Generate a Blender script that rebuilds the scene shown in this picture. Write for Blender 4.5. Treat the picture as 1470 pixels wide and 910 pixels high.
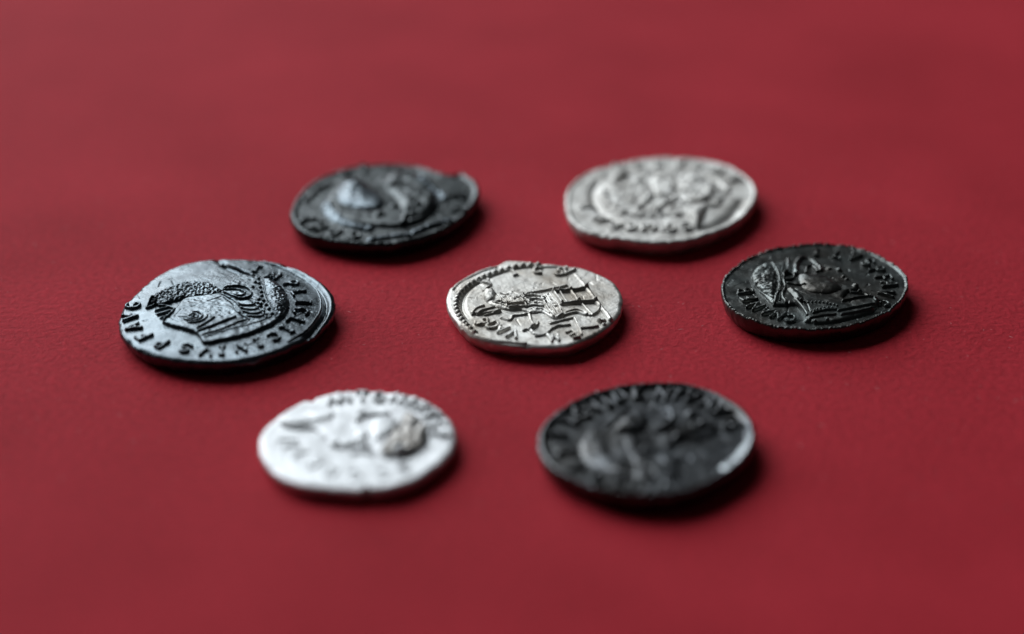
import bpy, math
import numpy as np

# ------------------------------------------------------------------ scene, camera, world, light
scene = bpy.context.scene
for o in list(bpy.data.objects):
    bpy.data.objects.remove(o, do_unlink=True)
COL = scene.collection
R = math.radians
MM = 0.001

PW, PH = 1470.0, 910.0            # size of the photograph the measurements were read from
FPX = 3470.0                      # focal length in those pixels (85 mm on a 36 mm sensor)
ELEV, DIST = R(26.5), 275.0       # camera height angle, distance to the table centre (mm)

cam_d = bpy.data.cameras.new('camera')
cam = bpy.data.objects.new('camera', cam_d); COL.objects.link(cam)
cam_d.sensor_width = 36.0
cam_d.lens = FPX / PW * 36.0
cam_d.clip_start, cam_d.clip_end = 0.01, 20.0
CAM = np.array([0.0, -DIST * math.cos(ELEV), DIST * math.sin(ELEV)])
cam.location = CAM * MM
cam.rotation_euler = (math.pi / 2 - ELEV, 0, 0)
cam_d.dof.use_dof = True
cam_d.dof.focus_distance = 0.273
cam_d.dof.aperture_fstop = 8.5
scene.camera = cam

world = bpy.data.worlds.new('World'); scene.world = world
world.use_nodes = True
bg = world.node_tree.nodes['Background']
bg.inputs['Color'].default_value = (0.80, 0.90, 1.0, 1)
bg.inputs['Strength'].default_value = 0.02

def window_lamp(name, az, el, dist, w, h, power, colour):
    ld = bpy.data.lights.new(name, 'AREA')
    ld.shape = 'RECTANGLE'; ld.size, ld.size_y = w, h
    ld.energy = power; ld.color = colour
    o = bpy.data.objects.new(name, ld); COL.objects.link(o)
    a, e = R(az), R(el)
    o.location = (dist * math.cos(e) * math.sin(a), dist * math.cos(e) * math.cos(a), dist * math.sin(e))
    from mathutils import Vector
    o.rotation_euler = (-Vector(o.location)).to_track_quat('-Z', 'Y').to_euler()
    return o
window_lamp('window_light', -36, 33, 2.4, 2.25, 1.75, 84.0, (0.86, 0.94, 1.0))

scene.view_settings.view_transform = 'Standard'
scene.view_settings.look = 'None'
scene.view_settings.exposure = 0.0
scene.view_settings.gamma = 1.0
scene.view_settings.use_curve_mapping = False
scene.render.engine = 'CYCLES'

# ------------------------------------------------------------------ measuring helpers
def on_plane(px, py, z):
    """point of the plane at height z (mm) seen at photograph pixel (px, py)"""
    dx, dy = (px - PW / 2) / FPX, (PH / 2 - py) / FPX
    s, c = math.sin(ELEV), math.cos(ELEV)
    d = np.array([dx, c + dy * s, -s + dy * c])
    k = (z - CAM[2]) / d[2]
    p = CAM + d * k
    return p[0], p[1]

rng = np.random.default_rng(7)
def vnoise(X, Y, scale, seed):
    """smooth value noise, about -1..1, feature size = scale (mm)"""
    r = np.random.default_rng(seed)
    T = r.uniform(-1, 1, (256, 256))
    u, v = X / scale + 97.3, Y / scale + 61.7
    i, j = np.floor(u).astype(int), np.floor(v).astype(int)
    f, g = u - i, v - j
    f, g = f * f * (3 - 2 * f), g * g * (3 - 2 * g)
    i0, i1, j0, j1 = i % 256, (i + 1) % 256, j % 256, (j + 1) % 256
    return (T[i0, j0] * (1 - f) + T[i1, j0] * f) * (1 - g) + (T[i0, j1] * (1 - f) + T[i1, j1] * f) * g

def catmull(P, n=8, closed=False):
    P = np.asarray(P, float)
    if len(P) < 3:
        return P
    if closed:
        Q = np.vstack([P[-1], P, P[0], P[1]])
    else:
        Q = np.vstack([2 * P[0] - P[1], P, 2 * P[-1] - P[-2]])
    out = []
    t = np.linspace(0, 1, n, endpoint=False)[:, None]
    for k in range(len(Q) - 3):
        a, b, c, d = Q[k:k + 4]
        out.append(0.5 * (2 * b + (c - a) * t + (2 * a - 5 * b + 4 * c - d) * t * t + (3 * b - a - 3 * c + d) * t ** 3))
    out = np.vstack(out)
    return out if closed else np.vstack([out, P[-1]])

def seg_dist(X, Y, P):
    d = np.full(X.shape, 1e9)
    for (ax, ay), (bx, by) in zip(P[:-1], P[1:]):
        vx, vy = bx - ax, by - ay
        L = vx * vx + vy * vy + 1e-12
        t = np.clip(((X - ax) * vx + (Y - ay) * vy) / L, 0, 1)
        d = np.minimum(d, (X - ax - t * vx) ** 2 + (Y - ay - t * vy) ** 2)
    return np.sqrt(d)

def poly_sdf(X, Y, P):
    """positive inside"""
    Q = np.vstack([P, P[:1]])
    d = seg_dist(X, Y, Q)
    ins = np.zeros(X.shape, bool)
    for (ax, ay), (bx, by) in zip(Q[:-1], Q[1:]):
        if ay == by:
            continue
        c = ((ay > Y) != (by > Y)) & (X < (bx - ax) * (Y - ay) / (by - ay) + ax)
        ins ^= c
    return np.where(ins, d, -d)

# roman capitals as strokes in a box 0.8 wide, 1 high
def arc(cx, cy, rx, ry, a0, a1, n=9):
    t = np.radians(np.linspace(a0, a1, n))
    return [(cx + rx * math.cos(k), cy + ry * math.sin(k)) for k in t]
FONT = {
    'A': [[(0, 0), (.4, 1)], [(.4, 1), (.8, 0)], [(.17, .36), (.63, .36)]],
    'B': [[(.1, 0), (.1, 1)], [(.1, 1)] + arc(.3, .76, .3, .24, 90, -90) + [(.1, .52)], [(.1, .52)] + arc(.35, .26, .35, .26, 90, -90) + [(.1, 0)]],
    'C': [arc(.45, .5, .4, .5, 50, 310)],
    'D': [[(.1, 0), (.1, 1)], [(.1, 1)] + arc(.25, .5, .5, .5, 90, -90) + [(.1, 0)]],
    'E': [[(.15, 0), (.15, 1)], [(.15, 1), (.68, 1)], [(.15, .52), (.6, .52)], [(.15, 0), (.68, 0)]],
    'F': [[(.15, 0), (.15, 1)], [(.15, 1), (.7, 1)], [(.15, .52), (.6, .52)]],
    'G': [arc(.45, .5, .4, .5, 50, 330) + [(.78, .42)], [(.5, .42), (.8, .42)]],
    'I': [[(.4, 0), (.4, 1)], [(.25, 0), (.55, 0)], [(.25, 1), (.55, 1)]],
    'L': [[(.2, 1), (.2, 0)], [(.2, 0), (.75, 0)]],
    'M': [[(0, 0), (.1, 1)], [(.1, 1), (.4, .2)], [(.4, .2), (.7, 1)], [(.7, 1), (.8, 0)]],
    'N': [[(.05, 0), (.05, 1)], [(.05, 1), (.75, 0)], [(.75, 0), (.75, 1)]],
    'O': [arc(.4, .5, .4, .5, 0, 360, 15)],
    'P': [[(.15, 0), (.15, 1)], [(.15, 1)] + arc(.35, .73, .33, .27, 90, -90) + [(.15, .46)]],
    'R': [[(.15, 0), (.15, 1)], [(.15, 1)] + arc(.35, .73, .33, .27, 90, -90) + [(.15, .46)], [(.35, .46), (.78, 0)]],
    'S': [arc(.4, .74, .32, .26, 30, 250) + arc(.4, .25, .34, .26, 80, -150)],
    'T': [[(.4, 0), (.4, 1)], [(.02, 1), (.78, 1)]],
    'V': [[(0, 1), (.4, 0)], [(.4, 0), (.8, 1)]],
}

# ------------------------------------------------------------------ materials
def new_mat(name):
    m = bpy.data.materials.new(name); m.use_nodes = True
    nt = m.node_tree
    return m, nt, nt.nodes, nt.links, nt.nodes['Principled BSDF']

def metal_mat(name, c0, c1, rough0, rough1, metallic, spec, grain, grain_scale, blotch=160.0, seed=0.0):
    m, nt, N, L, b = new_mat(name)
    tc = N.new('ShaderNodeTexCoord')
    mp = N.new('ShaderNodeMapping'); mp.inputs['Location'].default_value = (seed, seed * .7, 0)
    L.new(tc.outputs['Object'], mp.inputs['Vector'])
    n1 = N.new('ShaderNodeTexNoise'); n1.inputs['Scale'].default_value = blotch
    n1.inputs['Detail'].default_value = 6; n1.inputs['Roughness'].default_value = .65
    L.new(mp.outputs['Vector'], n1.inputs['Vector'])
    cr = N.new('ShaderNodeValToRGB')
    cr.color_ramp.elements[0].position = .35; cr.color_ramp.elements[0].color = (*c0, 1)
    cr.color_ramp.elements[1].position = .68; cr.color_ramp.elements[1].color = (*c1, 1)
    L.new(n1.outputs['Fac'], cr.inputs['Fac']); L.new(cr.outputs['Color'], b.inputs['Base Color'])
    mr = N.new('ShaderNodeMapRange'); mr.inputs['From Min'].default_value = .3; mr.inputs['From Max'].default_value = .7
    mr.inputs['To Min'].default_value = rough0; mr.inputs['To Max'].default_value = rough1
    n3 = N.new('ShaderNodeTexNoise'); n3.inputs['Scale'].default_value = blotch * 3.1; n3.inputs['Detail'].default_value = 4
    L.new(mp.outputs['Vector'], n3.inputs['Vector'])
    L.new(n3.outputs['Fac'], mr.inputs['Value']); L.new(mr.outputs['Result'], b.inputs['Roughness'])
    b.inputs['Metallic'].default_value = metallic
    b.inputs['Specular IOR Level'].default_value = spec
    n2 = N.new('ShaderNodeTexNoise'); n2.inputs['Scale'].default_value = grain_scale
    n2.inputs['Detail'].default_value = 5; n2.inputs['Roughness'].default_value = .6
    L.new(mp.outputs['Vector'], n2.inputs['Vector'])
    bp = N.new('ShaderNodeBump'); bp.inputs['Strength'].default_value = grain
    bp.inputs['Distance'].default_value = 0.00012
    L.new(n2.outputs['Fac'], bp.inputs['Height']); L.new(bp.outputs['Normal'], b.inputs['Normal'])
    return m

BRONZE = metal_mat('dark_bronze_patina', (.046, .043, .040), (.088, .093, .100), .24, .38, .85, .5, .12, 2600)
BRONZE_BLUE = metal_mat('blue_sheen_bronze', (.050, .060, .068), (.115, .138, .152), .20, .36, .9, .5, .22, 2600, seed=1.3)  # lighter bluish bronze, window sheen carried in the base colour
BRONZE_GREEN = metal_mat('green_black_bronze_patina', (.060, .054, .046), (.108, .122, .118), .25, .42, .85, .5, .18, 2600, seed=.3)
SILVER = metal_mat('worn_silver', (.34, .30, .255), (.70, .68, .645), .46, .66, 1.0, .5, .45, 2200, seed=.6)
SILVER_BRIGHT = metal_mat('bright_silver', (.60, .60, .60), (.80, .80, .80), .56, .74, 1.0, .5, .30, 2000, seed=.9)

BRONZE_BLACK = metal_mat('black_bronze_patina', (.022, .026, .026), (.052, .058, .058), .24, .40, .85, .5, .12, 2600, seed=4.2)
SILVER_FROSTED = metal_mat('frosted_silver', (.40, .375, .345), (.72, .70, .665), .58, .78, 1.0, .5, .6, 1500, blotch=320.0, seed=2.6)
BRONZE_GLINT = metal_mat('glint_bronze', (.26, .28, .29), (.42, .44, .45), .30, .45, 1.0, .5, .1, 2600, seed=3.1)  # pale bronze that paints a highlight on a rim
SILVER_TONED = metal_mat('warm_toned_silver', (.30, .275, .25), (.56, .54, .52), .5, .7, 1.0, .5, .3, 2000, seed=1.9)

def red_mat():
    m, nt, N, L, b = new_mat('red_card')
    tc = N.new('ShaderNodeTexCoord')
    n1 = N.new('ShaderNodeTexNoise'); n1.inputs['Scale'].default_value = 45; n1.inputs['Detail'].default_value = 5
    L.new(tc.outputs['Object'], n1.inputs['Vector'])
    cr = N.new('ShaderNodeValToRGB')
    cr.color_ramp.elements[0].position = .3; cr.color_ramp.elements[0].color = (.445, .019, .031, 1)
    cr.color_ramp.elements[1].position = .7; cr.color_ramp.elements[1].color = (.555, .028, .044, 1)
    L.new(n1.outputs['Fac'], cr.inputs['Fac'])
    n2 = N.new('ShaderNodeTexNoise'); n2.inputs['Scale'].default_value = 1300; n2.inputs['Detail'].default_value = 6
    n2.inputs['Roughness'].default_value = .7
    L.new(tc.outputs['Object'], n2.inputs['Vector'])
    mx = N.new('ShaderNodeMixRGB'); mx.blend_type = 'MULTIPLY'; mx.inputs['Fac'].default_value = .85
    cr2 = N.new('ShaderNodeValToRGB')
    cr2.color_ramp.elements[0].position = .3; cr2.color_ramp.elements[0].color = (.6, .6, .6, 1)
    cr2.color_ramp.elements[1].position = .7; cr2.color_ramp.elements[1].color = (1.15, 1.15, 1.15, 1)
    L.new(n2.outputs['Fac'], cr2.inputs['Fac'])
    L.new(cr.outputs['Color'], mx.inputs['Color1']); L.new(cr2.outputs['Color'], mx.inputs['Color2'])
    L.new(mx.outputs['Color'], b.inputs['Base Color'])
    b.inputs['Roughness'].default_value = .78
    b.inputs['Specular IOR Level'].default_value = .095
    bp = N.new('ShaderNodeBump'); bp.inputs['Strength'].default_value = 1.0; bp.inputs['Distance'].default_value = .00022
    L.new(n2.outputs['Fac'], bp.inputs['Height']); L.new(bp.outputs['Normal'], b.inputs['Normal'])
    return m
RED = red_mat()

def lint_mat():
    m, nt, N, L, b = new_mat('pale_lint')
    n = N.new('ShaderNodeTexNoise'); n.inputs['Scale'].default_value = 300
    tc = N.new('ShaderNodeTexCoord'); L.new(tc.outputs['Object'], n.inputs['Vector'])
    cr = N.new('ShaderNodeValToRGB')
    cr.color_ramp.elements[0].color = (.50, .16, .17, 1); cr.color_ramp.elements[1].color = (.62, .36, .35, 1)
    L.new(n.outputs['Fac'], cr.inputs['Fac']); L.new(cr.outputs['Color'], b.inputs['Base Color'])
    b.inputs['Roughness'].default_value = .9
    return m
LINT = lint_mat()

# ------------------------------------------------------------------ mesh helper
def mesh_obj(name, V, F, mat, parent=None, smooth=True):
    me = bpy.data.meshes.new(name)
    V = np.asarray(V, np.float32)
    if isinstance(F, np.ndarray):
        me.vertices.add(len(V)); me.vertices.foreach_set('co', V.ravel())
        me.loops.add(F.size); me.loops.foreach_set('vertex_index', F.astype(np.int32).ravel())
        me.polygons.add(len(F))
        me.polygons.foreach_set('loop_start', np.arange(0, F.size, F.shape[1], dtype=np.int32))
        me.update(calc_edges=True)
    else:
        me.from_pydata(V.tolist(), [], F); me.update()
    me.validate()
    me.polygons.foreach_set('use_smooth', np.full(len(me.polygons), smooth, bool))
    me.materials.append(mat)
    o = bpy.data.objects.new(name, me); COL.objects.link(o)
    if parent is not None:
        o.parent = parent
    return o

# ------------------------------------------------------------------ the coin builder
class Coin:
    """A struck coin: a disc with a traced, uneven outline plus raised pieces, each piece a mesh of its own
    whose surface rises out of the surface below it."""
    def __init__(s, name, label, thick, crop, outline, mat, n=410, seed=1, edge_drop=.22, edge_w=.45, dish=0.0,
                 rough=.02, group='ancient coins laid out on the red table'):
        s.t, s.crop, s.mat, s.seed = thick, crop, mat, seed
        O = np.array([on_plane(*s.px(*p), thick) for p in outline])
        O = catmull(O, 8, True)
        s.c = (O.max(0) + O.min(0)) / 2
        O = O - s.c
        th = np.arctan2(O[:, 1], O[:, 0]); rad = np.hypot(O[:, 0], O[:, 1])
        k = np.argsort(th); th, rad = th[k], rad[k]
        th = np.concatenate([th - 2 * np.pi, th, th + 2 * np.pi]); rad = np.tile(rad, 3)
        s.rad = lambda a: np.interp(a, th, rad)
        g = np.linspace(-1, 1, n)
        A, B = np.meshgrid(g, g, indexing='ij')
        big = np.abs(A) > np.abs(B)
        with np.errstate(divide='ignore', invalid='ignore'):
            r = np.where(big, A, B)
            ph = np.where(big, np.pi / 4 * B / np.where(A == 0, 1, A), np.pi / 2 - np.pi / 4 * A / np.where(B == 0, 1, B))
        x, y = r * np.cos(ph), r * np.sin(ph)
        ang = np.arctan2(y, x); rr = np.hypot(x, y)
        RA = s.rad(ang)
        RA = RA + .035 * vnoise(np.cos(ang) * 10, np.sin(ang) * 10, .55, seed + 50)
        s.X, s.Y, s.rr, s.n, s.ang = RA * x, RA * y, rr, n, ang
        s.Rm = RA
        e = (1 - rr) * RA
        s.e = e
        z = np.full(s.X.shape, float(thick))
        z -= edge_drop * np.clip(1 - e / edge_w, 0, 1) ** 2
        z -= dish * (1 - rr ** 2)
        z += rough * (vnoise(s.X, s.Y, 1.6, seed) + .5 * vnoise(s.X, s.Y, .6, seed + 1) + .2 * vnoise(s.X, s.Y, .22, seed + 2))
        q = np.random.default_rng(seed + 500)            # scratches, nicks and pits of long use
        Rr = float(RA.mean())
        for _ in range(46):
            a, d0 = q.uniform(0, 2 * np.pi), Rr * math.sqrt(q.uniform(0, 1)) * .97
            x0, y0 = d0 * math.cos(a), d0 * math.sin(a)
            t, L = q.uniform(0, np.pi), q.uniform(.0, 1.8) ** 1.3
            ln = np.array([(x0, y0), (x0 + L * math.cos(t) + 1e-3, y0 + L * math.sin(t))])
            w = q.uniform(.05, .10) if L > .4 else q.uniform(.07, .2)
            m = s._near(ln, .5)
            z[m] -= q.uniform(.025, .075) * np.exp(-(seg_dist(s.X[m], s.Y[m], ln) / w) ** 2)
        for _ in range(26):                              # dents along the edge
            a = q.uniform(-np.pi, np.pi); w = q.uniform(.02, .06)
            da = np.abs((ang - a + np.pi) % (2 * np.pi) - np.pi)
            z -= q.uniform(.03, .14) * np.exp(-(da / w) ** 2) * np.clip(1 - e / q.uniform(.3, .8), 0, 1)
        s.base = z
        s.cur = z.copy()
        s.root = bpy.data.objects.new(name, None); COL.objects.link(s.root)
        s.root.empty_display_size = .005
        s.root.location = (s.c[0] * MM, s.c[1] * MM, -0.02 * MM)
        s.root['label'] = label; s.root['category'] = 'coin'; s.root['group'] = group
        s.parts = []
    def _near(s, P, m):
        lo, hi = P.min(0) - m, P.max(0) + m
        return (s.X > lo[0]) & (s.X < hi[0]) & (s.Y > lo[1]) & (s.Y < hi[1])
    def px(s, x, y):
        ox, oy, k = s.crop
        return ox + x / k, oy + y / k
    def loc(s, pts, crop=None):
        old = s.crop
        if crop: s.crop = crop
        out = np.array([on_plane(*s.px(*p), s.t) for p in pts]) - s.c
        s.crop = old
        return out
    # -- pressed into the disc itself
    def groove(s, pts, w, depth, crop=None):
        d = seg_dist(s.X, s.Y, catmull(s.loc(pts, crop), 6))
        g = depth * np.exp(-(d / w) ** 2)
        s.base -= g; s.cur -= g
    def rim(s, w, h, inner=.25, a0=None, a1=None, jag=0.0):
        """raised rim of the disc, w mm wide"""
        p = np.clip((w - s.e) / inner, 0, 1); p = p * p * (3 - 2 * p)
        hh = h * p * (1 + jag * vnoise(s.X, s.Y, .30, s.seed + 9) + .6 * jag * vnoise(s.X, s.Y, .14, s.seed + 10))
        s.base += hh; s.cur += hh
    # -- raised pieces
    def _box(s, P, m):
        lo, hi = P.min(0) - m, P.max(0) + m
        return (s.X > lo[0]) & (s.X < hi[0]) & (s.Y > lo[1]) & (s.Y < hi[1])
    def piece(s, name, prof, parent=None, kind=None, mat=None):
        sel = prof > -.06
        # trim at the coin's edge
        inside = s.e > .0
        sel &= inside
        if not sel.any():
            return None
        zp = s.cur + np.clip(prof, -.06, None)
        f = sel[:-1, :-1] | sel[1:, :-1] | sel[:-1, 1:] | sel[1:, 1:]
        up = (prof > 0)
        idx = np.arange(s.n * s.n).reshape(s.n, s.n)
        F = np.stack([idx[:-1, :-1][f], idx[1:, :-1][f], idx[1:, 1:][f], idx[:-1, 1:][f]], 1)
        used, inv = np.unique(F, return_inverse=True)
        F = inv.reshape(F.shape)
        V = np.stack([s.X.ravel()[used], s.Y.ravel()[used], zp.ravel()[used]], 1) * MM
        o = mesh_obj(name, V, F, mat or s.mat, parent or s.root)
        if kind: o['kind'] = kind
        s.cur = np.where(up, np.maximum(s.cur, zp), s.cur)
        return o
    def strokes(s, name, lines, w, h, parent=None, crop=None, local=False, smooth=True, kind=None, rough=.12, flat=1.0, mat=None):
        lines = [np.asarray(l, float) if local else s.loc(l, crop) for l in lines]
        lines = [catmull(l, 5) if (smooth and len(l) > 2) else l for l in lines]
        m = s._box(np.vstack(lines), w * 2 + .3)
        d = np.full(s.X.shape, 9.0)
        dd = np.full(m.sum(), 9.0)
        for l in lines:
            dd = np.minimum(dd, seg_dist(s.X[m], s.Y[m], l))
        d[m] = dd
        ww = w * (1 + rough * vnoise(s.X, s.Y, .5, s.seed + 21))
        prof = h * np.minimum(1.0, flat * (1 - (d / ww) ** 2))
        prof *= np.where(prof > 0, 1 + rough * vnoise(s.X, s.Y, .4, s.seed + 22), 1)
        return s.piece(name, prof, parent, kind, mat)
    def poly(s, name, pts, h, r, parent=None, crop=None, curve=True, detail=None, kind=None, rough=.05, bulge=0.0, mat=None):
        P = s.loc(pts, crop)
        if curve: P = catmull(P, 5, True)
        m = s._box(P, .4)
        sd = np.full(s.X.shape, -9.0)
        sd[m] = poly_sdf(s.X[m], s.Y[m], P)
        sd = sd + .04 * vnoise(s.X, s.Y, .5, s.seed + 31)
        q = np.clip(sd / r, 0, 1)
        prof = np.where(sd > 0, h * np.sqrt(np.clip(1 - (1 - q) ** 2, 0, 1)) * .999 + bulge * np.clip(sd, 0, None), sd * 1.2)
        prof = np.where(sd > 0, prof * (1 + rough * vnoise(s.X, s.Y, .7, s.seed + 32)), prof)
        if r >= .8:
            ii, jj = np.where(m)
            a0, a1, b0, b1 = max(ii.min() - 1, 0), ii.max() + 2, max(jj.min() - 1, 0), jj.max() + 2
            q = np.clip(prof[a0:a1, b0:b1], -.25, None)
            for _ in range(int(14 * (s.n / 270) ** 2)):
                q[1:-1, 1:-1] = (2 * q[1:-1, 1:-1] + q[:-2, 1:-1] + q[2:, 1:-1] + q[1:-1, :-2] + q[1:-1, 2:]) / 6
            blend = np.clip(sd[a0:a1, b0:b1] / .35, 0, 1)
            prof[a0:a1, b0:b1] = prof[a0:a1, b0:b1] * (1 - blend) + np.maximum(q, .01) * blend
        if detail is not None:
            prof = np.where(sd > .05, np.maximum(prof + detail(s.X, s.Y, sd), .01), prof)
        return s.piece(name, prof, parent, kind, mat)
    def dots(s, name, pts, rmm, h, parent=None, crop=None, kind=None, local=False):
        P = np.asarray(pts, float) if local else s.loc(pts, crop)
        m = s._box(P, rmm * 2)
        d = np.full(s.X.shape, 9.0)
        x, y = s.X[m], s.Y[m]; dd = np.full(x.shape, 9.0)
        for (a, b) in P:
            dd = np.minimum(dd, np.hypot(x - a, y - b))
        d[m] = dd
        return s.piece(name, h * (1 - (d / rmm) ** 2), parent, kind)
    def bead_row(s, name, pts, rmm, h, step, parent=None, crop=None, kind='stuff'):
        P = catmull(s.loc(pts, crop), 10)
        L = np.concatenate([[0], np.cumsum(np.hypot(*np.diff(P, axis=0).T))])
        q = np.arange(0, L[-1], step)
        Q = np.stack([np.interp(q, L, P[:, 0]), np.interp(q, L, P[:, 1])], 1)
        return s.dots(name, Q, rmm, h, parent, kind=kind, local=True)
    def letters(s, spec, size, w, h, crop=None, width=.8):
        """spec: list of (character, x, y[, scale]); tops point outward"""
        for sp in spec:
            ch, x, y = sp[:3]
            sz = size * (sp[3] if len(sp) > 3 else 1)
            c = s.loc([(x, y)], crop)[0]
            u = c / (np.hypot(*c) + 1e-9)              # up = outward
            rgt = np.array([u[1], -u[0]])
            lines = []
            for st in FONT[ch]:
                lines.append(np.array([c + rgt * (a - .4) * sz * width + u * (b - .5) * sz for a, b in st]))
            s.strokes('letter', lines, w, h, local=True, smooth=False, rough=.18, flat=1.5)
    def finish(s):
        n = s.n
        idx = np.arange(n * n).reshape(n, n)
        F = np.stack([idx[:-1, :-1].ravel(), idx[1:, :-1].ravel(), idx[1:, 1:].ravel(), idx[:-1, 1:].ravel()], 1)
        V = np.stack([s.X.ravel(), s.Y.ravel(), s.base.ravel()], 1)
        ring = np.concatenate([idx[:-1, 0], idx[-1, :-1], idx[:0:-1, -1], idx[0, :0:-1]])
        bx, by, bz = s.X.ravel()[ring], s.Y.ravel()[ring], s.base.ravel()[ring]
        m = len(ring)
        rows = [ring]
        allV = [V]; allF = [F]
        off = len(V)
        for fz, k in ((.92, 1.003), (.76, 1.003), (.5, .990), (.25, .966), (.08, .94), (.0, .915)):
            wob = 1 + .007 * vnoise(bx * 1.0 + 30 * fz, by + 11 * fz, .9, s.seed + 40)
            allV.append(np.stack([bx * k * wob, by * k * wob, bz * fz], 1))
            new = np.arange(off, off + m); off += m
            a, b = rows[-1], new
            allF.append(np.stack([a, b, np.roll(b, -1), np.roll(a, -1)], 1))
            rows.append(new)
        allV.append(np.array([[0, 0, 0.0]]))
        a = rows[-1]
        cidx = np.full(m // 2, off)
        allF.append(np.stack([a[0::2], cidx, np.roll(a, -2)[0::2], np.roll(a, -1)[0::2]], 1))
        V = np.vstack(allV) * MM
        F = np.vstack(allF)[:, ::-1]
        # orientation: ring order follows the grid, flip whole mesh if the top faces down
        o = mesh_obj('disc', V, F, s.mat, s.root)
        nz = o.data.polygons[(n // 2) * (n - 1) + n // 2].normal.z
        if nz < 0:
            o.data.flip_normals()
        return o

# ------------------------------------------------------------------ the table
def make_table():
    s, t = .9, .02
    V = [(-s, -s, -t), (s, -s, -t), (s, s, -t), (-s, s, -t), (-s, -s, 0), (s, -s, 0), (s, s, 0), (-s, s, 0)]
    F = [(3, 2, 1, 0), (4, 5, 6, 7), (0, 1, 5, 4), (1, 2, 6, 5), (2, 3, 7, 6), (3, 0, 4, 7)]
    o = mesh_obj('tabletop', V, F, RED, smooth=False)
    o['kind'] = 'structure'; o['label'] = 'flat matt red card surface under the coins'
    return o
make_table()

# ------------------------------------------------------------------ coin: helmeted bust, bluish sheen
def coin_helmeted_bust():
    r1, r2, r3, r4 = (160, 360, 8.167), (320, 360, 8.167), (160, 450, 8.167), (320, 450, 8.167)
    c = Coin('coin', 'large dark bronze coin with blue sheen showing a helmeted bust, spear and full legend', 2.1,
             (150, 350, 4.0833),
             [(90, 420), (86, 460), (100, 520), (150, 575), (230, 625), (330, 660), (450, 682), (600, 692), (750, 688),
              (880, 668), (1000, 630), (1100, 590), (1200, 540), (1290, 470), (1340, 400), (1352, 340), (1330, 280),
              (1270, 220), (1200, 175), (1100, 130), (980, 100), (850, 88), (700, 85), (580, 92), (450, 118), (340, 165),
              (250, 225), (180, 290), (120, 350)], BRONZE_BLUE, seed=11, rough=.02, dish=-.45)
    c.groove([(1060, 128), (1134, 166), (1219, 226), (1269, 278), (1296, 331), (1298, 381), (1282, 431), (1255, 468), (1222, 508), (1184, 543)], .30, .40)
    c.groove([(668, 96), (690, 112), (716, 138)], .3, .35)
    c.strokes('border_line', [[(940, 112), (1050, 150), (1144, 200), (1226, 254), (1257, 301), (1270, 351), (1264, 405), (1220, 470), (1170, 522), (1080, 575)]], .22, .22)
    p = c.poly('portrait', [(345, 485), (372, 455), (415, 410), (470, 350), (580, 335), (665, 322), (720, 270), (775, 208), (850, 212), (930, 225),
                            (1030, 270), (1080, 340), (1075, 420), (1010, 480), (930, 520), (800, 565), (680, 590), (585, 602),
                            (545, 552), (470, 525)], .42, .30,
               detail=lambda X, Y, sd: .018 * vnoise(X, Y, .35, 3))
    gran = lambda a, sc, k: (lambda X, Y, sd: a * vnoise(X, Y, sc, k) + a * .5 * vnoise(X, Y, sc * .5, k + 1))
    c.poly('helmet', [(930, 240), (990, 248), (1045, 285), (1078, 350), (1060, 415), (1020, 462), (985, 440), (960, 390), (940, 320)],
           .36, 1.3, p, detail=gran(.06, .3, 5))
    c.poly('sleeve', [(262, 345), (330, 295), (420, 258), (510, 243), (600, 250), (655, 275), (690, 312), (640, 328), (520, 338), (430, 352), (350, 372), (300, 372)],
           .38, .35, p, detail=gran(.13, .26, 8))
    c.strokes('hand', [[(248, 386), (262, 355), (292, 340), (303, 352), (285, 378), (252, 388)]], .17, .3, p)
    c.strokes('finger', [[(300, 408), (345, 398), (372, 392)]], .14, .28, p)
    c.strokes('finger', [[(312, 430), (360, 420), (385, 408)]], .14, .26, p)
    c.strokes('finger', [[(330, 452), (372, 438)]], .14, .26, p)
    c.strokes('wrist_band', [[(320, 376), (380, 388), (412, 408), (395, 440), (348, 478)]], .17, .3, p)
    ctr = c.loc([(522, 462)])[0]
    ringp = lambda q, a0, a1, n=18: [ctr + q * np.array([math.cos(R(a)), math.sin(R(a))]) for a in np.linspace(a0, a1, n)]
    c.dots('shield_boss', [ctr], .26, .22, p, local=True)
    c.strokes('shield_ring', [ringp(.55, 0, 360, 26)], .14, .18, p, local=True, smooth=False)
    c.strokes('shield_ring', [ringp(1.02, -150, 95, 26)], .17, .22, p, local=True, smooth=False)
    c.strokes('shield_ring', [ringp(1.55, -100, 10, 18)], .16, .2, p, local=True, smooth=False)
    c.strokes('drapery_fold', [[(548, 528), (600, 500), (645, 470)]], .16, .22, p)
    c.strokes('drapery_fold', [[(552, 546), (660, 508), (770, 468)]], .18, .26, p)
    c.strokes('drapery_fold', [[(575, 566), (700, 530), (830, 480)]], .14, .2, p)
    c.bead_row('beaded_hem', [(592, 578), (690, 548), (800, 518), (900, 492), (985, 458)], .14, .17, .27, p)
    c.strokes('ear_loop', [[(668, 312), (740, 291), (820, 293), (862, 322), (852, 352), (806, 364), (755, 350), (705, 326)]], .17, .3, p)
    c.strokes('ear_loop', [[(695, 310), (770, 307), (828, 328), (800, 346), (760, 336)]], .11, .22, p)
    for k, l in enumerate([[(690, 335), (750, 365), (790, 400)], [(700, 350), (755, 395), (800, 450)], [(756, 400), (782, 440), (850, 478)],
                           [(790, 395), (850, 400), (905, 385)], [(800, 415), (870, 425), (925, 408)], [(815, 438), (880, 448), (940, 432)],
                           [(835, 460), (900, 466), (955, 450)], [(870, 380), (900, 405), (950, 470)]]):
        c.strokes('hair_strand', [l], .12, .2, p)
    pearls = [(905, 240), (886, 262), (872, 292), (908, 268), (916, 292), (922, 320), (925, 344), (936, 372), (908, 366), (950, 398),
              (920, 392), (966, 420), (982, 446)]
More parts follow.
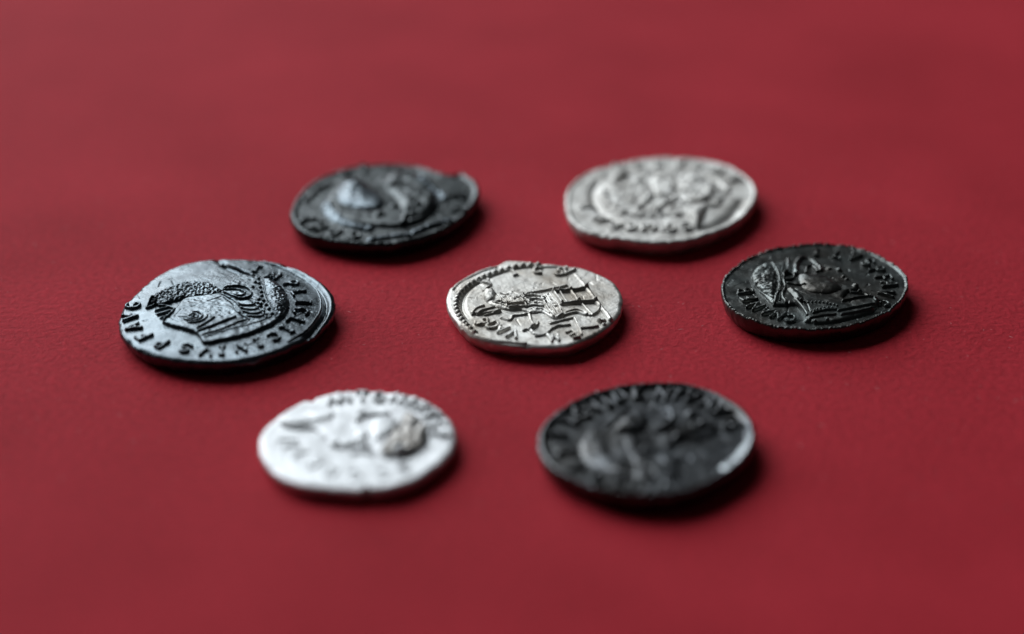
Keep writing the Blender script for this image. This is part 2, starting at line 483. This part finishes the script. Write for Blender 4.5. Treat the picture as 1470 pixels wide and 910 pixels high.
    for q in pearls:
        c.dots('pearl', [q], .25, .28, p)
    c.strokes('diadem_edge', [[(930, 232), (940, 300), (952, 352), (985, 415), (1005, 455)]], .10, .16, p)
    c.groove([(690, 136), (780, 182), (850, 218)], .22, .18)
    c.strokes('spear', [[(700, 124), (790, 166), (872, 208)]], .34, .46)
    c.letters([('I', 369, 389), ('M', 393, 400), ('P', 419, 411), ('L', 430, 424), ('I', 436, 438), ('C', 433, 451), ('L', 425, 464), ('I', 412, 476),
               ('C', 394, 486), ('I', 371, 495), ('N', 346, 502), ('I', 319, 506), ('V', 297, 507), ('S', 267, 503), ('P', 232, 496),
               ('F', 207, 485), ('A', 191, 472), ('V', 187, 457), ('G', 191, 441)], 1.65, .18, .32, crop=(0, 0, 1), width=.95)
    c.finish()
coin_helmeted_bust()

# ------------------------------------------------------------------ coin: seated figure on a throne, silver
def coin_seated_figure():
    c = Coin('coin', 'grey silver coin at the centre of the others showing a seated figure on a throne', 1.9,
             (610, 350, 4.594),
             [(162, 292), (146, 335), (146, 390), (164, 438), (204, 495), (252, 550), (320, 600), (410, 634), (520, 656), (650, 668), (800, 672), (950, 662),
              (1050, 630), (1150, 580), (1240, 510), (1290, 440), (1303, 370), (1290, 310), (1240, 245), (1180, 210), (1100, 175),
              (1020, 150), (900, 135), (760, 120), (640, 108), (540, 108), (480, 135), (400, 152), (310, 190), (222, 240), (180, 272)],
             SILVER, seed=23, rough=.035)
    c.groove([(285, 485), (248, 420), (262, 335), (330, 270), (420, 222), (530, 180), (660, 155), (820, 150), (900, 152)], .26, .30)
    c.groove([(195, 300), (230, 255), (310, 210), (400, 172), (480, 150)], .2, .22)
    c.bead_row('beaded_border', [(330, 585), (262, 520), (222, 460), (206, 400), (226, 332), (292, 268), (372, 222), (470, 182), (580, 152), (690, 138), (800, 136)], .40, .36, .92)
    c.strokes('border_line', [[(250, 530), (330, 595), (430, 632), (540, 645), (660, 655)]], .3, .18)
    c.strokes('ground_line', [[(990, 212), (1060, 290), (1140, 395), (1225, 502)]], .34, .36)
    c.strokes('sceptre', [[(672, 328), (800, 308), (935, 278)]], .18, .26)
    th = c.strokes('throne', [[(850, 318), (960, 312), (1075, 296)], [(905, 402), (1010, 392), (1128, 384)]], .27, .42)
    c.strokes('throne_leg', [[(846, 312), (905, 398)]], .2, .36, th)
    c.strokes('throne_leg', [[(890, 318), (935, 392)]], .14, .3, th)
    c.strokes('throne_leg', [[(965, 316), (1015, 388)]], .28, .36, th)
    f = c.poly('seated_figure', [(375, 345), (400, 312), (445, 310), (475, 335), (545, 325), (580, 318), (620, 350), (700, 335), (770, 345), (815, 330),
                                 (850, 380), (895, 430), (918, 472), (890, 498), (830, 490), (770, 455), (705, 462), (640, 442), (560, 442), (480, 425),
                                 (420, 395)], .30, .4, detail=lambda X, Y, sd: .05 * vnoise(X, Y, .4, 91) + .03 * vnoise(X, Y, .2, 92))
    c.poly('head', [(385, 350), (398, 318), (430, 305), (462, 318), (470, 350), (445, 382), (405, 385)], .32, .6, f)
    c.strokes('head_wreath', [[(385, 312), (420, 322), (440, 300)]], .14, .22, f)
    for l in ([(578, 318), (612, 352), (648, 392), (672, 425)], [(545, 412), (605, 408), (668, 405)], [(555, 432), (620, 430), (670, 430)],
              [(500, 340), (540, 360), (560, 398)], [(470, 395), (510, 398), (545, 412)], [(672, 430), (720, 422), (782, 428)],
              [(650, 360), (720, 356), (790, 372)], [(690, 385), (740, 380), (800, 400)], [(800, 352), (840, 420), (880, 480)],
              [(770, 372), (810, 440), (850, 488)], [(825, 345), (865, 400), (905, 470)], [(640, 345), (660, 375), (690, 400)]):
        c.strokes('drapery_fold', [l], .13, .25, f)
    for l in ([(600, 362), (640, 372), (700, 372)], [(610, 395), (650, 398), (690, 412)], [(700, 345), (745, 350), (775, 362)], [(720, 400), (765, 405), (812, 430)],
              [(735, 440), (780, 445), (820, 470)], [(845, 365), (880, 425), (915, 465)], [(510, 372), (530, 395), (540, 425)], [(480, 350), (500, 380), (505, 412)],
              [(785, 350), (820, 405), (862, 478)], [(455, 400), (490, 408), (520, 420)], [(520, 345), (555, 350), (590, 372)]):
        c.strokes('drapery_fold', [l], .09, .16, f)
    c.poly('wing', [(300, 462), (330, 430), (400, 412), (470, 430), (500, 450), (440, 462), (370, 470)], .3, .3)
    for l in ([(310, 470), (345, 440), (390, 425)], [(345, 470), (400, 450), (460, 435)], [(395, 475), (450, 462), (500, 448)]):
        c.strokes('feather', [l], .13, .22)
    c.strokes('arm', [[(505, 490), (560, 505), (580, 478), (640, 470), (690, 462)]], .24, .26, f)
    c.strokes('hand', [[(690, 470), (700, 510), (720, 545), (690, 570)]], .24, .26, f)
    c.strokes('animal', [[(650, 575), (690, 560), (735, 545), (745, 520)], [(690, 565), (715, 592), (740, 600)]], .22, .28)
    c.strokes('garment_edge', [[(730, 612), (790, 600), (835, 565), (880, 545), (955, 538)]], .2, .28, f)
    c.strokes('leg', [[(880, 490), (930, 470), (1000, 455), (1060, 470)]], .26, .26, f)
    c.strokes('leg', [[(830, 528), (890, 510), (970, 492)]], .2, .24, f)
    c.strokes('footstool', [[(935, 452), (1010, 440), (1090, 475)], [(1040, 402), (1070, 440), (1105, 474)], [(1105, 474), (1140, 450), (1150, 420)]], .16, .28)
    c.strokes('footstool', [[(985, 490), (1010, 540), (1035, 600)], [(1030, 560), (1080, 556), (1140, 545)], [(1140, 510), (1165, 520), (1185, 505)]], .18, .28)
    c.dots('pellet', [(1155, 512)], .35, .3)
    c.dots('pellet', [(1180, 530)], .3, .26)
    c.letters([('P', 700, 405), ('I', 737, 391), ('C', 772, 389), ('S', 804, 391), ('V', 815, 390.5),
               ('C', 692, 463), ('O', 707, 468), ('A', 720, 474), ('V', 737, 480), ('M', 795, 485), ('E', 823, 481)], 1.7, .2, .32, crop=(0, 0, 1))
    c.finish()
coin_seated_figure()

# ------------------------------------------------------------------ coin: diademed bust, dark
def coin_diademed_bust():
    c = Coin('coin', 'black bronze coin with thin bright milled rim showing a diademed bust', 2.1,
             (1010, 330, 4.4545),
             [(124, 325), (115, 375), (124, 430), (150, 482), (200, 530), (270, 570), (360, 600), (460, 622), (580, 637), (720, 642), (850, 632), (970, 610), (1080, 575),
              (1185, 525), (1262, 460), (1302, 395), (1308, 345), (1296, 300), (1258, 258), (1190, 210), (1110, 165), (1030, 135), (930, 108), (820, 95),
              (700, 92), (580, 105), (450, 125), (340, 160), (250, 205), (180, 260)], BRONZE_GREEN, seed=37, rough=.03, edge_drop=.12, edge_w=.2)
    c.rim(.42, .26, .3, jag=.45)
    p = c.poly('portrait', [(298, 312), (340, 258), (400, 235), (470, 215), (560, 198), (640, 192), (700, 215), (745, 250), (800, 262), (860, 262), (905, 292),
                            (935, 325), (992, 372), (965, 398), (920, 405), (900, 450), (1060, 438), (1120, 470), (1080, 530), (960, 570), (820, 600),
                            (700, 602), (655, 570), (600, 490), (530, 490), (450, 485), (385, 425), (318, 360)], .40, .45,
               detail=lambda X, Y, sd: .03 * vnoise(X, Y, .6, 71))
    def strands(X, Y, sd):
        return .07 * np.sin(6.5 * (X * .35 + Y * .95) + 1.5 * vnoise(X, Y, 1.2, 73)) + .04 * vnoise(X, Y, .25, 74)
    c.poly('hair', [(300, 315), (345, 262), (410, 240), (450, 262), (472, 330), (468, 400), (450, 455), (395, 425), (325, 362)], .4, .8, p, detail=strands)
    c.strokes('diadem_band', [[(432, 228), (462, 270), (482, 320), (482, 400), (468, 440), (450, 485)]], .24, .3, p)
    c.strokes('diadem_band', [[(533, 195), (540, 240), (538, 290), (508, 330), (520, 390), (502, 440), (525, 488)]], .24, .3, p)
    c.bead_row('diadem_beads', [(508, 240), (500, 300), (496, 360), (490, 420), (486, 470)], .14, .2, .34, p)
    c.strokes('diadem_knot', [[(505, 318), (530, 300), (575, 310), (570, 335), (530, 340), (508, 322)]], .2, .3, p)
    c.strokes('hair_curl', [[(592, 305), (590, 250), (615, 208), (660, 192), (710, 212), (740, 250), (748, 280)]], .42, .34, p)
    c.strokes('ear', [[(655, 292), (662, 258), (690, 250), (715, 268), (725, 290)]], .24, .28, p)
    c.poly('cheek', [(605, 315), (680, 300), (770, 318), (850, 360), (880, 395), (800, 425), (700, 420), (630, 385)], .42, 1.6, p)
    c.strokes('neck_line', [[(535, 362), (590, 372), (645, 378)]], .16, .22, p)
    c.strokes('neck', [[(560, 400), (600, 440), (620, 470)]], .5, .26, p)
    c.dots('brow', [(800, 268)], .4, .26, p)
    c.dots('nose', [(868, 278)], .45, .36, p)
    c.dots('lip', [(893, 318)], .28, .26, p)
    c.dots('lip', [(915, 335)], .26, .24, p)
    c.dots('chin', [(975, 372)], .5, .26, p)
    for l in ([(890, 474), (960, 460), (1060, 444)], [(995, 402), (1040, 418), (1075, 446)], [(860, 540), (960, 515), (1090, 495)],
              [(880, 565), (980, 545), (1080, 520)], [(700, 552), (770, 536), (850, 532)], [(690, 580), (760, 570), (840, 562)],
              [(580, 462), (620, 500), (660, 560)], [(940, 402), (975, 405), (1010, 403)]):
        c.strokes('drapery_fold', [l], .2, .26, p)
    c.bead_row('collar_beads', [(600, 470), (660, 482), (740, 485), (800, 492), (870, 512)], .17, .24, .42, p)
    c.bead_row('collar_beads', [(690, 545), (740, 525), (800, 518), (840, 525)], .19, .26, .46, p)
    c.dots('brooch', [(664, 585)], .5, .4, p)
    c.dots('brooch', [(712, 600)], .25, .3, p)
    c.dots('brooch', [(790, 592)], .25, .3, p)
    c.letters([('B', 1070, 419), ('E', 1075, 430), ('N', 1085, 441), ('A', 1101, 448.5), ('N', 1117, 454), ('C', 1135, 459),
               ('I', 1172, 364), ('L', 1203, 367), ('V', 1226, 370), ('S', 1246, 378), ('P', 1260, 389), ('F', 1269, 400), ('A', 1277, 410),
               ('V', 1272, 423), ('G', 1266, 436)], 1.75, .2, .34, crop=(0, 0, 1))
    c.finish()
coin_diademed_bust()

# ------------------------------------------------------------------ coin: bright silver, bare head
def coin_bright_silver():
    c = Coin('coin', 'whitest silver coin of chipped outline showing a head with dark toned hair', 1.7,
             (350, 540, 4.324),
             [(100, 380), (102, 450), (130, 520), (190, 590), (270, 640), (370, 672), (500, 688), (620, 698), (730, 702), (752, 680), (775, 676), (800, 695),
              (900, 685), (1000, 660), (1100, 615), (1200, 550), (1280, 470), (1312, 390), (1300, 300), (1250, 225), (1190, 180), (1110, 135), (1000, 105),
              (880, 92), (740, 86), (600, 92), (500, 110), (450, 128), (425, 152), (370, 150), (300, 185), (210, 245), (140, 310)],
             SILVER_BRIGHT, n=250, seed=51, rough=.03)
    p = c.poly('portrait', [(215, 292), (300, 250), (420, 234), (560, 232), (650, 250), (720, 215), (850, 190), (960, 200), (1060, 240), (1135, 310),
                            (1150, 400), (1100, 470), (1000, 515), (900, 512), (840, 490), (770, 452), (690, 440), (620, 452), (545, 432), (500, 385),
                            (430, 335), (320, 335)], .42, .9)
    c.poly('neck', [(230, 292), (330, 255), (450, 240), (560, 246), (540, 285), (430, 305), (330, 322), (260, 315)], .22, .6, p)
    hair = lambda X, Y, sd: .14 * np.sin(5 * X + 3 * vnoise(X, Y, 1.1, 77)) + .1 * vnoise(X, Y, .45, 78)
    c.poly('hair', [(960, 330), (1000, 260), (1060, 262), (1125, 320), (1138, 400), (1085, 462), (980, 505), (880, 500), (850, 470), (900, 410)],
           .34, .9, p, detail=hair, mat=SILVER_TONED)
    c.dots('hair_knot', [(972, 485)], .75, .4, p)
    c.poly('cheek', [(690, 370), (740, 355), (780, 385), (750, 415), (705, 415)], .3, .6, p)
    c.poly('brow', [(800, 300), (880, 275), (950, 300), (940, 350), (880, 400), (820, 420), (790, 370)], .38, .7, p)
    c.dots('ear', [(730, 250)], .5, .35, p)
    c.strokes('ear_loop', [[(700, 300), (760, 270), (830, 262), (900, 255)]], .3, .3, p)
    c.dots('chin', [(560, 430)], .55, .3, p)
    c.dots('nose', [(745, 440)], .55, .3, p)
    c.groove([(770, 318), (810, 328)], .35, .3)
    c.strokes('wreath_tie', [[(670, 482), (740, 475), (800, 485)]], .28, .26, p)
    c.letters([('A', 545, 150), ('N', 625, 138), ('T', 735, 130), ('O', 840, 138), ('N', 960, 142), ('I', 1035, 165), ('N', 1100, 195),
               ('V', 1160, 245), ('S', 1195, 300), ('P', 1218, 370)], 1.7, .2, .34)
    c.letters([('I', 268, 395), ('F', 295, 425), ('T', 345, 480), ('R', 430, 548), ('E', 545, 592), ('C', 690, 612), ('O', 860, 605), ('S', 990, 570)], 1.6, .22, .17)
    c.finish()
coin_bright_silver()

# ------------------------------------------------------------------ coin: dark, standing figures
def coin_eagle():
    c = Coin('coin', 'dark bronze coin with worn figure relief and a bright glint painted on its rim', 2.0,
             (750, 530, 3.973),
             [(100, 365), (89, 420), (96, 480), (132, 545), (205, 606), (300, 650), (400, 690), (520, 722), (640, 735), (780, 738), (900, 722), (1010, 690), (1110, 640),
              (1215, 575), (1292, 495), (1324, 420), (1322, 350), (1298, 292), (1255, 242), (1180, 190), (1080, 140), (960, 105), (840, 92), (700, 92), (560, 108),
              (430, 138), (320, 180), (220, 238), (145, 300)], BRONZE, n=270, seed=63, rough=.025)
    c.rim(1.05, .5, .75, jag=.10)
    p = c.poly('figure', [(470, 360), (560, 290), (610, 245), (690, 245), (730, 290), (790, 265), (830, 240), (868, 262), (860, 320), (980, 330),
                                 (1090, 330), (1130, 360), (1050, 400), (930, 420), (860, 470), (900, 560), (880, 640), (760, 650), (560, 620), (400, 560), (330, 480), (340, 400), (420, 330)],
               .32, 1.0, detail=lambda X, Y, sd: .05 * vnoise(X, Y, 1.2, 81))
    c.poly('wing', [(520, 360), (570, 290), (625, 250), (700, 256), (722, 320), (690, 370), (600, 380)], .55, 1.0, p)
    c.strokes('wing', [[(815, 245), (855, 270), (850, 320), (800, 350), (770, 372)]], .45, .5, p)
    c.strokes('feather', [[(470, 350), (540, 280), (600, 225)]], .35, .35, p)
    c.strokes('feather', [[(880, 400), (980, 360), (1090, 335)]], .5, .4, p)
    c.strokes('body', [[(620, 400), (650, 480), (690, 560), (680, 640)]], .9, .07, p)
    c.strokes('leg', [[(700, 470), (800, 480), (890, 520)]], .45, .35, p)
    c.strokes('leg', [[(430, 420), (460, 500), (540, 580)]], .9, .07, p)
    c.strokes('rim_glint', [[(1155, 562), (1240, 490), (1316, 392)]], .46, .12, mat=BRONZE_GLINT)  # painted glint: paler strip where the rim catches the window
    c.dots('head', [(960, 260)], .7, .45, p)
    c.dots('pellet', [(1030, 305)], .5, .4)
    c.letters([('P', 205, 370), ('R', 270, 300), ('O', 340, 260), ('V', 410, 225), ('I', 480, 195), ('D', 555, 165), ('E', 660, 148), ('N', 800, 148),
               ('T', 880, 158), ('V', 965, 165), ('A', 1065, 200), ('V', 1125, 245), ('G', 1195, 320), ('I', 250, 480), ('C', 310, 560), ('O', 430, 635),
               ('S', 540, 662), ('I', 640, 685), ('N', 730, 690), ('V', 825, 680)], 2.0, .26, .42)
    c.finish()
coin_eagle()

# ------------------------------------------------------------------ coin: dark, worn bust, nicked edge
def coin_worn_bust():
    c = Coin('coin', 'dark worn bronze coin with a nicked edge and a pale sheen painted on its bust', 2.1,
             (390, 215, 4.4545),
             [(120, 400), (130, 450), (170, 505), (240, 545), (330, 570), (450, 590), (580, 605), (720, 608), (850, 592), (980, 560), (1100, 510), (1200, 450),
              (1280, 370), (1325, 290), (1315, 222), (1272, 182), (1222, 152), (1178, 162), (1110, 158), (1050, 142), (950, 110), (830, 95), (700, 95),
              (560, 105), (440, 130), (330, 170), (240, 225), (160, 310)], BRONZE_BLACK, n=270, seed=77, rough=.03)
    c.rim(.9, .22, .6, jag=.3)
    p = c.poly('portrait', [(340, 350), (400, 260), (470, 215), (560, 205), (640, 235), (700, 180), (800, 140), (930, 160), (1030, 230), (1070, 330), (1040, 410),
                            (950, 470), (830, 500), (700, 500), (600, 490), (480, 470), (390, 430)], .5, .9)
    c.poly('shoulder', [(420, 300), (470, 230), (560, 212), (640, 270), (720, 350), (700, 400), (600, 410), (500, 390), (430, 350)], .55, 2.6, p, mat=BRONZE_BLUE)  # window sheen on the shoulder put into its paler, bluer colour
    c.strokes('garment_edge', [[(345, 360), (380, 420), (450, 465), (540, 495), (630, 510)]], .7, .45, p, mat=BRONZE_BLUE)  # same painted sheen as the shoulder
    c.poly('hair', [(720, 250), (780, 170), (880, 160), (980, 210), (1050, 310), (1020, 400), (920, 450), (840, 440), (800, 340)], .4, 1.2, p,
           detail=lambda X, Y, sd: .10 * vnoise(X, Y, 1.1, 83))
    c.dots('eye', [(770, 265)], .65, .45, p)
    c.dots('cheek', [(785, 385)], .7, .4, p)
    c.dots('chin', [(690, 435)], .8, .4, p)
    c.strokes('neck', [[(860, 410), (850, 450), (840, 485)]], .5, .35, p)
    c.dots('hair_curl', [(935, 385)], .6, .4, p)
    c.strokes('border_arc', [[(225, 320), (280, 265), (360, 225)]], .6, .4)
    c.strokes('border_arc', [[(960, 225), (1040, 260), (1110, 315)]], .6, .45, mat=BRONZE_BLUE)  # this arc and the next ones take the painted sheen too
    c.strokes('border_arc', [[(640, 575), (740, 560), (880, 548)]], .6, .35, mat=BRONZE_BLUE)
    c.strokes('border_arc', [[(920, 530), (1020, 490), (1130, 460)]], .65, .45, mat=BRONZE_BLUE)
    c.letters([('I', 230, 450), ('M', 300, 500), ('P', 400, 535), ('C', 530, 555), ('V', 1190, 300), ('G', 1200, 390), ('S', 480, 160), ('P', 600, 130)],
              1.9, .26, .34)
    c.finish()
coin_worn_bust()

# ------------------------------------------------------------------ coin: grey silver, blurred head
def coin_grey_silver():
    c = Coin('coin', 'grey silver coin with blotchy worn bust, beside the black diademed coin', 2.1,
             (790, 205, 4.4545),
             [(98, 370), (105, 440), (140, 510), (220, 565), (320, 595), (440, 612), (580, 632), (720, 640), (850, 628), (980, 595), (1090, 555), (1190, 500),
              (1270, 430), (1315, 350), (1310, 280), (1260, 220), (1180, 165), (1080, 130), (960, 105), (820, 95), (680, 95), (540, 112), (420, 138),
              (310, 165), (220, 200), (150, 250), (110, 310)], SILVER_FROSTED, n=270, seed=89, rough=.06)
    c.rim(.7, .2, .5, jag=.3)
    c.groove([(300, 250), (270, 320), (290, 400), (360, 470), (480, 530)], .45, .35)
    c.groove([(960, 540), (1060, 520), (1160, 460), (1225, 370)], .75, .5)
    p = c.poly('portrait', [(310, 350), (350, 280), (400, 210), (520, 190), (650, 180), (800, 190), (940, 210), (1060, 260), (1120, 320), (1080, 400), (1000, 430),
                            (950, 520), (880, 480), (760, 470), (640, 480), (540, 470), (430, 440), (350, 410)], .34, .9,
               detail=lambda X, Y, sd: .12 * vnoise(X, Y, .9, 95) + .10 * vnoise(X, Y, .4, 96))
    c.strokes('garment_edge', [[(335, 310), (345, 370), (390, 420), (450, 450)]], .6, .3, p)
    c.poly('cheek', [(640, 240), (740, 230), (800, 280), (780, 350), (680, 340)], .4, 1.0, p)
    c.poly('hair', [(820, 280), (920, 240), (1020, 280), (1050, 340), (990, 390), (880, 380)], .4, .9, p, detail=lambda X, Y, sd: .18 * vnoise(X, Y, .6, 97))
    c.poly('shoulder', [(880, 460), (940, 430), (1000, 430), (970, 500), (940, 535), (900, 500)], .5, .8, p)
    c.dots('brow', [(450, 230)], 1.0, .45, p)
    c.dots('ear', [(570, 260)], .7, .35, p)
    c.dots('nose', [(840, 330)], .6, .35, p)
    c.strokes('wreath', [[(980, 200), (1060, 240), (1120, 290), (1130, 310)]], .5, .45, p)
    c.strokes('drapery_fold', [[(560, 440), (600, 400), (650, 350)]], .35, .35, p)
    c.strokes('drapery_fold', [[(680, 450), (740, 400), (820, 380)]], .35, .35, p)
    c.letters([('I', 240, 410), ('M', 330, 490), ('P', 420, 530), ('C', 520, 545), ('A', 600, 545), ('V', 690, 545), ('G', 770, 550), ('S', 870, 540),
               ('P', 330, 200), ('R', 440, 165), ('O', 560, 145), ('B', 690, 135), ('V', 820, 138), ('S', 950, 150), ('A', 1080, 180), ('V', 1180, 240)],
              1.8, .24, .34)
    c.finish()
coin_grey_silver()

# ------------------------------------------------------------------ lint and dust on the red card
def make_lint():
    r = np.random.default_rng(5)
    V, F = [], []
    for k in range(700):
        x, y = r.uniform(-70, 70), r.uniform(-45, 60)
        a = r.uniform(0, 2 * np.pi); L = r.uniform(.08, .2) if r.random() < .8 else r.uniform(.2, .5)
        w, h = r.uniform(.03, .06), r.uniform(.02, .05)
        ca, sa = math.cos(a), math.sin(a)
        b = len(V)
        for (u, v, z) in ((-L, 0, 0), (0, -w, 0), (L, 0, 0), (0, w, 0), (r.uniform(-.3, .3) * L, 0, h)):
            V.append(((x + u * ca - v * sa) * MM, (y + u * sa + v * ca) * MM, (z - .004) * MM))
        F += [(b, b + 1, b + 4), (b + 1, b + 2, b + 4), (b + 2, b + 3, b + 4), (b + 3, b, b + 4)]
    o = mesh_obj('lint', V, F, LINT)
    o['kind'] = 'stuff'; o['label'] = 'pale lint and dust specks scattered on the red card'; o['category'] = 'lint'
make_lint()
